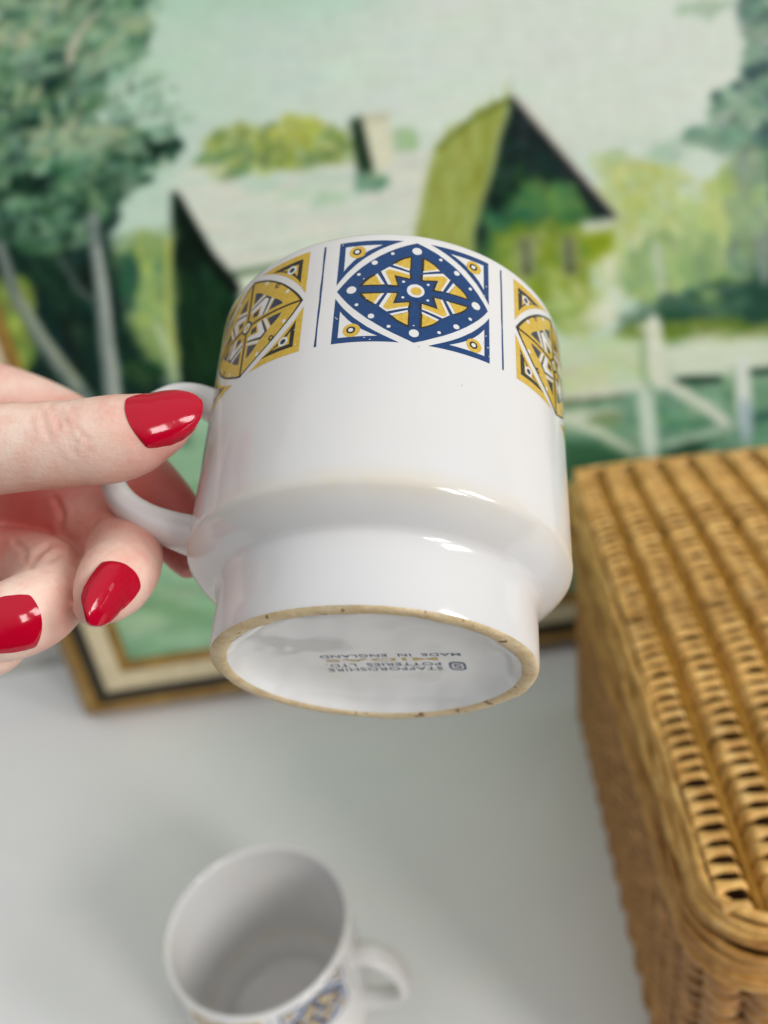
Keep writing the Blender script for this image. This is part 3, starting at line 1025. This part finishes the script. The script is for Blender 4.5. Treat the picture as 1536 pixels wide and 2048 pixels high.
PITCHP = HALF + 0.5593
PANELS = [(0, 'blue'), (-PITCHP, 'gold'), (PITCHP, 'gold'), (2 * PITCHP, 'blue'), (-2 * PITCHP, 'blue'), (3 * PITCHP, 'gold')]
LINES = [-0.471, 0.471, -2 * PITCHP + 0.471, 2 * PITCHP - 0.471, 2 * PITCHP + 0.471]
MUG_B = A3(-0.00662391, 0.12398936, 0.28251702)
MUG_N = A3(0.17915304, 0.86160097, 0.47491889)
MUG_F = A3(0.20180013, -0.50464711, 0.83940931)
MUG_R = A3(0.96290233, -0.05454403, -0.26428025)
mug = build_mug('held_mug', 'white mug with blue and gold tile band, held tilted to show its stamped base', None,
                PANELS, LINES, -1.60, True)
mug.rotation_euler = Matrix(((MUG_F[0], MUG_R[0], MUG_N[0]), (MUG_F[1], MUG_R[1], MUG_N[1]), (MUG_F[2], MUG_R[2], MUG_N[2]))).to_euler()
mug.location = MUG_B

# the maker's stamp on the base, placed from its pixels in the plane of the base
BASE_Z = 0.0046


def base_local(x, y):
    p = on_plane(x, y, MUG_B + MUG_N * BASE_Z, MUG_N) - MUG_B
    return np.array((p @ MUG_F, p @ MUG_R))


def stamp_frame():
    a, b = base_local(921, 1308), base_local(640, 1314)
    r = (b - a) / np.linalg.norm(b - a)
    return r, np.array((r[1], -r[0]))


SR, SU = stamp_frame()


def base_height(r):
    pts = [(0.0, 0.0046), (0.008, 0.0046), (0.016, 0.0045), (0.020, 0.0043), (0.0225, 0.0039)]
    return float(np.interp(r, [p[0] for p in pts], [p[1] for p in pts])) - 0.00005


def stamp_text(txt, p0, p1, cap, mat, name='stamp_lettering'):
    cu = bpy.data.curves.new('stamp', 'FONT')
    cu.body = txt
    cu.size = 1.0
    cu.offset = 0.006
    cu.space_character = 1.05
    cu.resolution_u = 3
    tmp = bpy.data.objects.new('stamp_tmp', cu)
    COL.objects.link(tmp)
    dg = bpy.context.evaluated_depsgraph_get()
    me = bpy.data.meshes.new_from_object(tmp.evaluated_get(dg))
    bpy.data.objects.remove(tmp)
    co = np.array([v.co[:] for v in me.vertices])
    x0, x1 = co[:, 0].min(), co[:, 0].max()
    a, b = base_local(*p0), base_local(*p1)
    L = np.linalg.norm(b - a)
    for v in me.vertices:
        X = (v.co.x - x0) / (x1 - x0) * L
        Yh = (v.co.y / 0.70 - 0.5) * cap
        q = a + SR * X + SU * Yh
        v.co = Vector((q[0], q[1], base_height(np.hypot(*q))))
    me.materials.clear()
    me.materials.append(mat)
    return link(bpy.data.objects.new(name, me), mug)


stamp_text('STAFFORDSHIRE', (886, 1335), (660, 1343), 0.0018, M_SLATE)
stamp_text('POTTERIES  LTD.', (882, 1326.5), (656, 1334), 0.0017, M_SLATE)
stamp_text('MIDAS', (876, 1317), (653, 1324), 0.0015, M_PALEGOLD)
stamp_text('MADE  IN  ENGLAND', (921, 1307.5), (640, 1314), 0.0015, M_SLATE)


def stamp_logo():
    c = base_local(915.5, 1330)
    wid, hei = 0.0034, 0.0046
    vs, fs, mi = [], [], []

    def put(pts, lay, m):
        b = len(vs)
        for x, y in pts:
            q = c + SR * x + SU * y
            vs.append((q[0], q[1], base_height(np.hypot(*q)) - 0.00002 * lay))
        fs.append(tuple(range(b, b + len(pts))))
        mi.append(m)

    def rr(w, h, r):
        out = []
        for (sx, sy, a0) in ((1, 1, 0), (-1, 1, 90), (-1, -1, 180), (1, -1, 270)):
            for k in range(6):
                a = math.radians(a0 + 18 * k)
                out.append((sx * (w / 2 - r) + r * math.cos(a), sy * (h / 2 - r) + r * math.sin(a)))
        return out
    put(rr(wid, hei, 0.0013), 0, 0)
    put(rr(wid * 0.70, hei * 0.74, 0.0009), 1, 1)
    # the S: three bars and two uprights
    w, h, s = wid * 0.42, hei * 0.50, 0.00042
    for (x0, x1, y0, y1) in ((-w / 2, w / 2, h / 2 - s, h / 2), (-w / 2, w / 2, -s / 2, s / 2), (-w / 2, w / 2, -h / 2, -h / 2 + s),
                             (-w / 2, -w / 2 + s, 0, h / 2), (w / 2 - s, w / 2, -h / 2, 0)):
        put([(x0, y0), (x1, y0), (x1, y1), (x0, y1)], 2, 0)
    mesh_obj('stamp_emblem', vs, fs, [M_SLATE, M_GLAZE], mug, False, mi)


stamp_logo()

mug2 = build_mug('table_mug', 'upright empty white mug on the pale table, handle towards the wicker basket', None,
                 [(-k * PITCHP, 'gold' if k % 2 else 'blue') for k in range(5)], [0.471] + [0.471 - k * PITCHP for k in range(1, 5)], 0.72, False)
mug2.location = (-0.0773, 0.2170, 0.0)
mug2.rotation_euler = (0, 0, math.radians(-54))

# ------------------------------------------------------------------ hand
def tube(ctrl, per=8, ns=24):
    """ctrl: (px, py, depth, radius mm)"""
    pts = [np.append(W(x, y, z), r / 1000) for x, y, z, r in ctrl]
    q = catmull(pts, per)
    vs, fs = [], []
    T0 = None
    up = UC.copy()
    n = len(q)
    for i, p in enumerate(q):
        a, b = q[max(i - 1, 0)][:3], q[min(i + 1, n - 1)][:3]
        t = (b - a) / np.linalg.norm(b - a)
        e1 = up - t * (up @ t)
        e1 /= np.linalg.norm(e1)
        up = e1
        e2 = np.cross(t, e1)
        for k in range(ns):
            an = 2 * math.pi * k / ns
            vs.append(p[:3] + p[3] * (math.cos(an) * e1 + math.sin(an) * e2))
    for i in range(n - 1):
        for k in range(ns):
            k2 = (k + 1) % ns
            fs.append((i * ns + k, i * ns + k2, (i + 1) * ns + k2, (i + 1) * ns + k))
    # rounded ends
    for end, i, nb in ((0, 0, 1), (1, n - 1, n - 2)):
        c, r = q[i][:3], q[i][3]
        d = (q[i][:3] - q[nb][:3])
        d /= np.linalg.norm(d)
        vs.append(c + d * r * 0.8)
        top = len(vs) - 1
        mid = len(vs)
        for k in range(ns):
            v = vs[i * ns + k]
            vs.append(c + (v - c) * 0.72 + d * r * 0.58)
        for k in range(ns):
            k2 = (k + 1) % ns
            f1 = (i * ns + k, i * ns + k2, mid + k2, mid + k)
            f2 = (mid + k, mid + k2, top)
            if end == 0:
                f1, f2 = f1[::-1], f2[::-1]
            fs += [f1, f2]
    return vs, fs


THUMB = [(-420, 960, .190, 15), (-220, 918, .174, 11), (-80, 903, .166, 9.6), (0, 897, .163, 8.9), (60, 893, .1615, 8.5), (110, 890, .1605, 8.35), (160, 886, .1597, 8.2),
         (215, 880, .159, 8.3), (262, 870, .1585, 7.9), (305, 856, .1585, 6.7), (342, 846, .159, 5.2), (366, 838, .1595, 3.6)]
INDEX = [(-420, 860, .222, 12), (-220, 800, .218, 10.5), (-60, 793, .212, 9.6), (60, 822, .208, 8.9), (170, 878, .204, 8.5), (260, 945, .199, 8.3), (325, 1015, .195, 7.9),
         (365, 1075, .1925, 7.2), (385, 1115, .191, 5.6)]
MIDDLE = [(-420, 960, .215, 11), (-200, 960, .206, 9.4), (-20, 985, .2, 8.6), (110, 1012, .197, 8.0), (195, 1045, .191, 7.9), (243, 1090, .180, 7.9), (246, 1128, .169, 7.6),
          (230, 1160, .1615, 7.2), (208, 1190, .1585, 6.3), (190, 1214, .159, 4.4)]
RING = [(-420, 1060, .212, 11), (-220, 1100, .203, 9), (-60, 1118, .195, 8.1), (50, 1128, .188, 7.7), (98, 1152, .178, 7.6), (100, 1186, .169, 7.6),
        (74, 1216, .162, 7.7), (30, 1238, .1585, 7.6), (-20, 1252, .158, 6.9), (-62, 1260, .159, 4.8)]
PINKY = [(-420, 1160, .212, 10), (-240, 1210, .203, 7.6), (-110, 1240, .193, 6.8), (-40, 1258, .183, 6.4), (-8, 1275, .175, 6.4), (-20, 1290, .168, 6.4), (-70, 1300, .164, 6.1), (-120, 1306, .164, 4.5)]
PALM1 = [(-330, 905, .205, 17), (-430, 960, .208, 23), (-560, 1000, .213, 25), (-740, 1050, .220, 24), (-950, 1100, .228, 23), (-1150, 1150, .236, 24)]
PALM2 = [(-330, 1080, .206, 14), (-430, 1090, .208, 20), (-560, 1080, .213, 23), (-740, 1085, .220, 23), (-950, 1120, .228, 22)]
PALM3 = [(-250, 930, .185, 12), (-360, 960, .195, 17), (-520, 1010, .205, 20), (-700, 1060, .215, 20)]


def build_hand():
    V, Fc = [], []
    for ctrl in (THUMB, INDEX, MIDDLE, RING, PINKY, PALM1, PALM2, PALM3):
        v, f = tube(ctrl)
        b = len(V)
        V += v
        Fc += [tuple(i + b for i in ff) for ff in f]
    base = W(-420, 1000, 0.205)
    me = bpy.data.meshes.new('hand')
    me.from_pydata([tuple(map(float, v - base)) for v in V], [], Fc)
    ob = bpy.data.objects.new('hand', me)
    COL.objects.link(ob)
    md = ob.modifiers.new('weld', 'REMESH')
    md.mode = 'VOXEL'
    md.voxel_size = 0.00062
    sm = ob.modifiers.new('soft', 'SMOOTH')
    sm.factor, sm.iterations = 0.5, 9
    dg = bpy.context.evaluated_depsgraph_get()
    dg.update()
    m2 = bpy.data.meshes.new_from_object(ob.evaluated_get(dg))
    ob.modifiers.clear()
    ob.data = m2
    m2.name = 'hand'
    n = len(m2.vertices)
    co = np.empty(n * 3)
    no = np.empty(n * 3)
    m2.vertices.foreach_get('co', co)
    m2.vertices.foreach_get('normal', no)
    co, no = co.reshape(-1, 3), no.reshape(-1, 3)
    wco = co + base
    dd = wco - CP
    z = dd @ FW
    px, py = 768 + FPX * (dd @ RC) / z, 1024 - FPX * (dd @ UC) / z
    facing = (no * -(dd / np.linalg.norm(dd, axis=1)[:, None])).sum(1)
    disp = np.zeros(n)
    # skin folds over the joints: short lines a few tenths of a millimetre deep
    folds = [([(98, 812), (112, 832), (118, 858)], .00026, 5), ([(120, 820), (126, 838), (142, 862), (150, 884)], .00022, 5), ([(84, 826), (88, 850), (96, 872)], .00016, 6),
             ([(150, 850), (160, 868), (178, 880)], .00018, 5), ([(132, 868), (140, 892), (150, 908)], .00014, 6), ([(60, 838), (66, 860)], .00010, 6),
             ([(140, 815), (150, 832)], .00012, 5),
             ([(62, 1132), (78, 1106), (96, 1092)], .00040, 6), ([(30, 1084), (48, 1100), (52, 1124)], .00030, 6), ([(100, 1120), (122, 1108)], .00024, 6),
             ([(150, 1082), (168, 1058), (190, 1042)], .0003, 7), ([(112, 1000), (124, 1030), (120, 1054)], .0005, 7)]
    for pts, dep, wd_ in folds:
        d2 = np.full(n, 1e9)
        for (xa, ya), (xb, yb) in zip(pts, pts[1:]):
            L = (xb - xa) ** 2 + (yb - ya) ** 2
            t = np.clip(((px - xa) * (xb - xa) + (py - ya) * (yb - ya)) / L, 0, 1)
            d2 = np.minimum(d2, (px - xa - t * (xb - xa)) ** 2 + (py - ya - t * (yb - ya)) ** 2)
        disp -= dep * np.exp(-d2 / (wd_ * wd_)) * (facing > 0) * (z < 0.215)
        disp += dep * 0.35 * np.exp(-(np.sqrt(d2) - 2 * wd_) ** 2 / (wd_ * wd_)) * (facing > 0) * (z < 0.215)
    co = co + no * disp[:, None]
    m2.vertices.foreach_set('co', co.ravel())
    # redder finger pads and joints, plus painted shade between fingers and behind the handle
    flush_shade = np.zeros(n)
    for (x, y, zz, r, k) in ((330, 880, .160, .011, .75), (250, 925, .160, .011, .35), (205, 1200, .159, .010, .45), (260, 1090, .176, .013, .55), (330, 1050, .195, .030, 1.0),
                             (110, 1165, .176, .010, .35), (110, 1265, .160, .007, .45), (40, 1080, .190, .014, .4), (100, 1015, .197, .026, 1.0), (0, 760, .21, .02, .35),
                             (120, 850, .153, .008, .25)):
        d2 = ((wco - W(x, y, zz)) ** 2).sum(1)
        flush_shade = np.maximum(flush_shade, k * np.exp(-d2 / (r * r)))
    at = m2.attributes.new('flush_shade', 'FLOAT', 'POINT')
    at.data.foreach_set('value', flush_shade.astype(np.float32))
    m2.materials.clear()
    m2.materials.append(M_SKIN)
    m2.polygons.foreach_set('use_smooth', [True] * len(m2.polygons))
    ob.location = base
    tag(ob, 'bare hand with long red nails gripping the handle of the tilted mug', 'hand')
    return ob, base


hand, HB = build_hand()


from mathutils.bvhtree import BVHTree
HAND_BVH = BVHTree.FromPolygons([v.co + hand.location for v in hand.data.vertices], [p.vertices[:] for p in hand.data.polygons])


def on_hand(x, y):
    v = Vector(ray(x, y)).normalized()
    p, n, _, _ = HAND_BVH.ray_cast(Vector(CP), v)
    return np.array(p), np.array(n)


def nail(cut, tip, centre, width_mm, turn, tip_rise, lift, arch, profile, sag=0.6):
    """cut/centre: pixels of the cuticle middle and the nail's middle, both found on the finger; tip: pixel of the free end"""
    a = on_hand(*cut)[0]
    m, N = on_hand(*centre)
    N = sum(on_hand(centre[0] + dx, centre[1] + dy)[1] for dx in (-14, 0, 14) for dy in (-14, 0, 14))
    N = N / np.linalg.norm(N) + turn
    N /= np.linalg.norm(N)
    # free end: where the tip's ray meets the plane of the nail, lowered by tip_rise
    v = ray(*tip)
    q = m + N * tip_rise
    b = CP + v * (np.dot(q - CP, N) / np.dot(v, N))
    L = b - a
    ln = np.linalg.norm(L)
    L = L / ln
    N = N - L * (N @ L)
    N /= np.linalg.norm(N)
    S = np.cross(N, L)
    ns, nt = 26, 18
    vs, fs = [], []
    for layer in (0, 1):
        for i in range(ns + 1):
            s = i / ns
            wv = float(np.interp(s, [p[0] for p in profile], [p[1] for p in profile])) * width_mm / 2000
            for j in range(nt + 1):
                t = -1 + 2 * j / nt
                s2 = s + (1 - s) * 0.07 * (t * t)
                x = t * wv
                drop = arch * (1 - math.sqrt(max(0.02, 1 - (x / arch) ** 2)))
                hgt = lift - drop + sag / 1000 * (1 - (2 * s - 1) ** 2)
                edge = max(abs(t) ** 8, (1 - s) ** 14, s ** 20)
                hgt -= 0.0004 * edge
                if layer:
                    hgt -= 0.0018 - 0.0012 * min(1.0, max(0.0, (s - 0.7) / 0.2))
                P0 = a + L * ln * s2 + S * x
                hit = HAND_BVH.ray_cast(Vector(P0 + N * 0.006), Vector(-N), 0.012)[0]
                if hit is not None and s < 0.8 and not layer:
                    hgt = max(hgt, (np.array(hit) - P0) @ N + 0.0003)
                vs.append(P0 + N * hgt - HB)
    m = (ns + 1) * (nt + 1)
    g = lambda l, i, j: l * m + i * (nt + 1) + j
    for i in range(ns):
        for j in range(nt):
            fs.append((g(0, i, j), g(0, i, j + 1), g(0, i + 1, j + 1), g(0, i + 1, j)))
            fs.append((g(1, i, j), g(1, i + 1, j), g(1, i + 1, j + 1), g(1, i, j + 1)))
        fs.append((g(0, i, 0), g(0, i + 1, 0), g(1, i + 1, 0), g(1, i, 0)))
        fs.append((g(0, i, nt), g(1, i, nt), g(1, i + 1, nt), g(0, i + 1, nt)))
    for j in range(nt):
        fs.append((g(0, 0, j), g(1, 0, j), g(1, 0, j + 1), g(0, 0, j + 1)))
        fs.append((g(0, ns, j), g(0, ns, j + 1), g(1, ns, j + 1), g(1, ns, j)))
    o = mesh_obj('fingernail', vs, fs, M_NAIL, hand)
    o.data.set_sharp_from_angle(angle=math.radians(38))
    o['label'] = 'glossy red painted fingernail'
    return o


ALMOND = [(0, .72), (.03, .86), (.08, .94), (.2, .985), (.38, 1.0), (.58, .95), (.76, .80), (.88, .58), (.95, .36), (.985, .18), (1, .08)]
nail((256, 843), (404, 803), (300, 835), 10.6, 0.22 * UC, -0.0006, 0.0005, 0.0076, ALMOND)
nail((260, 1136), (179, 1248), (246, 1172), 8.2, 0.45 * RC, -0.0003, 0.0006, 0.0062, ALMOND)
nail((84, 1240), (-72, 1262), (20, 1244), 10.4, 0.0 * UC, -0.0006, 0.0005, 0.0078, ALMOND)

# ------------------------------------------------------------------ wicker basket
YAW = math.radians(-6.2)
BK0 = A3(0.0716, 0.1340, 0.0)
LW, LD, LZ = 0.34, 0.257, 0.165


def lid_z(u, v):
    a = max(0.0, 1 - (2 * u / LW - 1) ** 2)
    b = max(0.0, 1 - (2 * v / LD - 1) ** 2)
    return 0.014 * (a ** 0.6) * (b ** 0.7)


def rounded_rect(x0, x1, y0, y1, r, step):
    """closed path, evenly stepped, counter-clockwise, with outward normals"""
    segs = []
    cs = [(x1 - r, y0 + r, -90), (x1 - r, y1 - r, 0), (x0 + r, y1 - r, 90), (x0 + r, y0 + r, 180)]
    pts = []
    for (cx, cy, a0) in cs:
        for k in range(9):
            a = math.radians(a0 + 90 * k / 8)
            pts.append((cx + r * math.cos(a), cy + r * math.sin(a)))
    pts.append(pts[0])
    P = np.array(pts)
    d = np.r_[0, np.cumsum(np.hypot(*np.diff(P, axis=0).T))]
    n = int(round(d[-1] / step))
    s = np.linspace(0, d[-1], n, endpoint=False)
    x, y = np.interp(s, d, P[:, 0]), np.interp(s, d, P[:, 1])
    dx, dy = np.roll(x, -1) - np.roll(x, 1), np.roll(y, -1) - np.roll(y, 1)
    l = np.hypot(dx, dy)
    return s, d[-1], x, y, dy / l, -dx / l


def ring_strand(x, y, nx, ny, z, off, hw, hh, ns=8):
    n = len(x)
    vs, fs = [], []
    for i in range(n):
        o = off[i] if hasattr(off, '__len__') else off
        w_ = hw[i] if hasattr(hw, '__len__') else hw
        zz = z[i] if hasattr(z, '__len__') else z
        for k in range(ns):
            a = 2 * math.pi * k / ns
            vs.append((x[i] + nx[i] * (o + hh * math.cos(a)), y[i] + ny[i] * (o + hh * math.cos(a)), zz + w_ * math.sin(a)))
    for i in range(n):
        i2 = (i + 1) % n
        for k in range(ns):
            k2 = (k + 1) % ns
            fs.append((i * ns + k, i2 * ns + k, i2 * ns + k2, i * ns + k2))
    return vs, fs


def build_basket():
    root = empty('wicker_basket', tuple(BK0))
    root.rotation_euler = (0, 0, YAW)
    tag(root, 'brown woven wicker basket with closed ribbed lid beside the painting', 'basket')
    lid = mesh_obj('lid', *plate(0.004, LW - 0.004, 0.004, LD - 0.004, LZ), M_INNER, root)  # dark sheet added under the strands, keeps light out of the grooves
    P = 0.0155
    # weft strands across the lid, humped over every stake
    rows = 47
    pitch = (LD - 0.004) / rows
    for r in range(rows):
        v = 0.002 + (r + 0.5) * pitch
        ns = 8
        n = int(LW / P * 12)
        vs, fs = [], []
        ph = RNG.uniform(-0.03, 0.03)
        jz, jw, jv = RNG.normal(0, .00016), RNG.uniform(.9, 1.04), RNG.normal(0, .0002)
        wob = RNG.random(4) * 6.28
        for i in range(n + 1):
            u = 0.003 + (LW - 0.006) * i / n
            s = ((u / P + ph) % 1.0)
            rise, fall = min(1.0, s / 0.14), min(1.0, max(0.0, (s - 0.70) / 0.20))
            h = math.sin(rise * math.pi / 2) * (1 - fall * fall)
            z = LZ + lid_z(u, v) - 0.0105 + 0.0122 * h + jz + 0.0002 * math.sin(u * 190 + wob[0]) + 0.00015 * math.sin(u * 430 + wob[1])
            # wide and close packed at the left of each rib, narrow fingers at its right
            hw = jw * pitch * (0.53 - 0.26 * min(1, max(0, s - 0.20) / 0.22))
            hz = 0.0011
            for k in range(ns):
                a = 2 * math.pi * k / ns
                vs.append((u, v + jv + 0.0003 * math.sin(u * 240 + wob[2]) + hw * math.cos(a) + RNG.normal(0, .00008), z + hz * math.sin(a)))
        for i in range(n):
            for k in range(ns):
                k2 = (k + 1) % ns
                fs.append((i * ns + k, i * ns + k2, (i + 1) * ns + k2, (i + 1) * ns + k))
        mesh_obj('weft_strand', vs, fs, M_WICK, lid)
    # stakes in the grooves
    for c in range(int(LW / P) + 1):
        u = c * P - 0.0006
        if u < 0.004 or u > LW - 0.004:
            continue
        path, secs = [], []
        for i in range(29):
            v = 0.004 + (LD - 0.008) * i / 28
            path.append((u, v, LZ + lid_z(u, v) - 0.0040))
            secs.append((0.0016, 0.0015, A3(1, 0, 0), A3(0, 0, 1)))
        vs, fs = sweep(path, secs, 8)
        mesh_obj('stake', vs, fs, M_WICKD, lid)
    # rim of the lid: courses of round reed, the top pair twisted round each other
    s, tot, x, y, nx, ny = rounded_rect(0, LW, 0, LD, 0.016, 0.0035)
    for k in range(9):
        z = LZ + 0.0012 - k * 0.0031
        off = -0.0018 + 0.0062 * math.sin(math.pi * 0.62 * (k + 0.3) / 9) + RNG.uniform(-.0004, .0004)
        wave = 0.0005 * np.sin(2 * np.pi * np.round(tot / 0.031) * s / tot + k * 2.1) + 0.0005 * np.sin(2 * np.pi * 7 * s / tot + 1.7 * k)
        zz = z + 0.0007 * np.sin(2 * np.pi * 5 * s / tot + 1.3 * k) + 0.0004 * np.sin(2 * np.pi * 17 * s / tot + 2.3 * k)
        vs, fs = ring_strand(x, y, nx, ny, zz, off + wave, 0.0015, 0.0016)
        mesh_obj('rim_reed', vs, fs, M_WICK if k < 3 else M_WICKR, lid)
    # body of the basket
    I = 0.003
    body = mesh_obj('wall_gap_sheet', *box_shell(I + 0.0085, LW - I - 0.0085, I + 0.0085, LD - I - 0.0085, 0.0, LZ - 0.012), M_INNER, root)  # dark box added behind the wall weave, closes its gaps to light
    s, tot, x, y, nx, ny = rounded_rect(I, LW - I, I, LD - I, 0.014, 0.0022)
    cols = round(tot / 0.0155)
    rows = 22
    pz = 0.140 / rows
    for r in range(rows):
        f = (s / tot * cols + RNG.uniform(-.03, .03)) % 1.0
        h = 1 - np.abs(2 * f - 1) ** 3
        off = -0.0038 + 0.0054 * h
        hw = pz * (0.53 - 0.2 * np.clip(f - .35, 0, 1) / 0.65)
        vs, fs = ring_strand(x, y, nx, ny, pz * (r + 0.5) + 0.001, off, hw, 0.0013)
        mesh_obj('weft_strand', vs, fs, M_WICKSHADE, body)
    return root


def plate(x0, x1, y0, y1, z):
    n = 24
    vs, fs = [], []
    for j in range(n + 1):
        for i in range(n + 1):
            u, v = x0 + (x1 - x0) * i / n, y0 + (y1 - y0) * j / n
            vs.append((u, v, z + lid_z(u, v) - 0.0140))
    for j in range(n):
        for i in range(n):
            a = j * (n + 1) + i
            fs.append((a, a + 1, a + n + 2, a + n + 1))
    return vs, fs


def box_shell(x0, x1, y0, y1, z0, z1):
    vs = [(x0, y0, z0), (x1, y0, z0), (x1, y1, z0), (x0, y1, z0), (x0, y0, z1), (x1, y0, z1), (x1, y1, z1), (x0, y1, z1)]
    return vs, [(3, 2, 1, 0), (4, 5, 6, 7), (0, 1, 5, 4), (1, 2, 6, 5), (2, 3, 7, 6), (3, 0, 4, 7)]


build_basket()
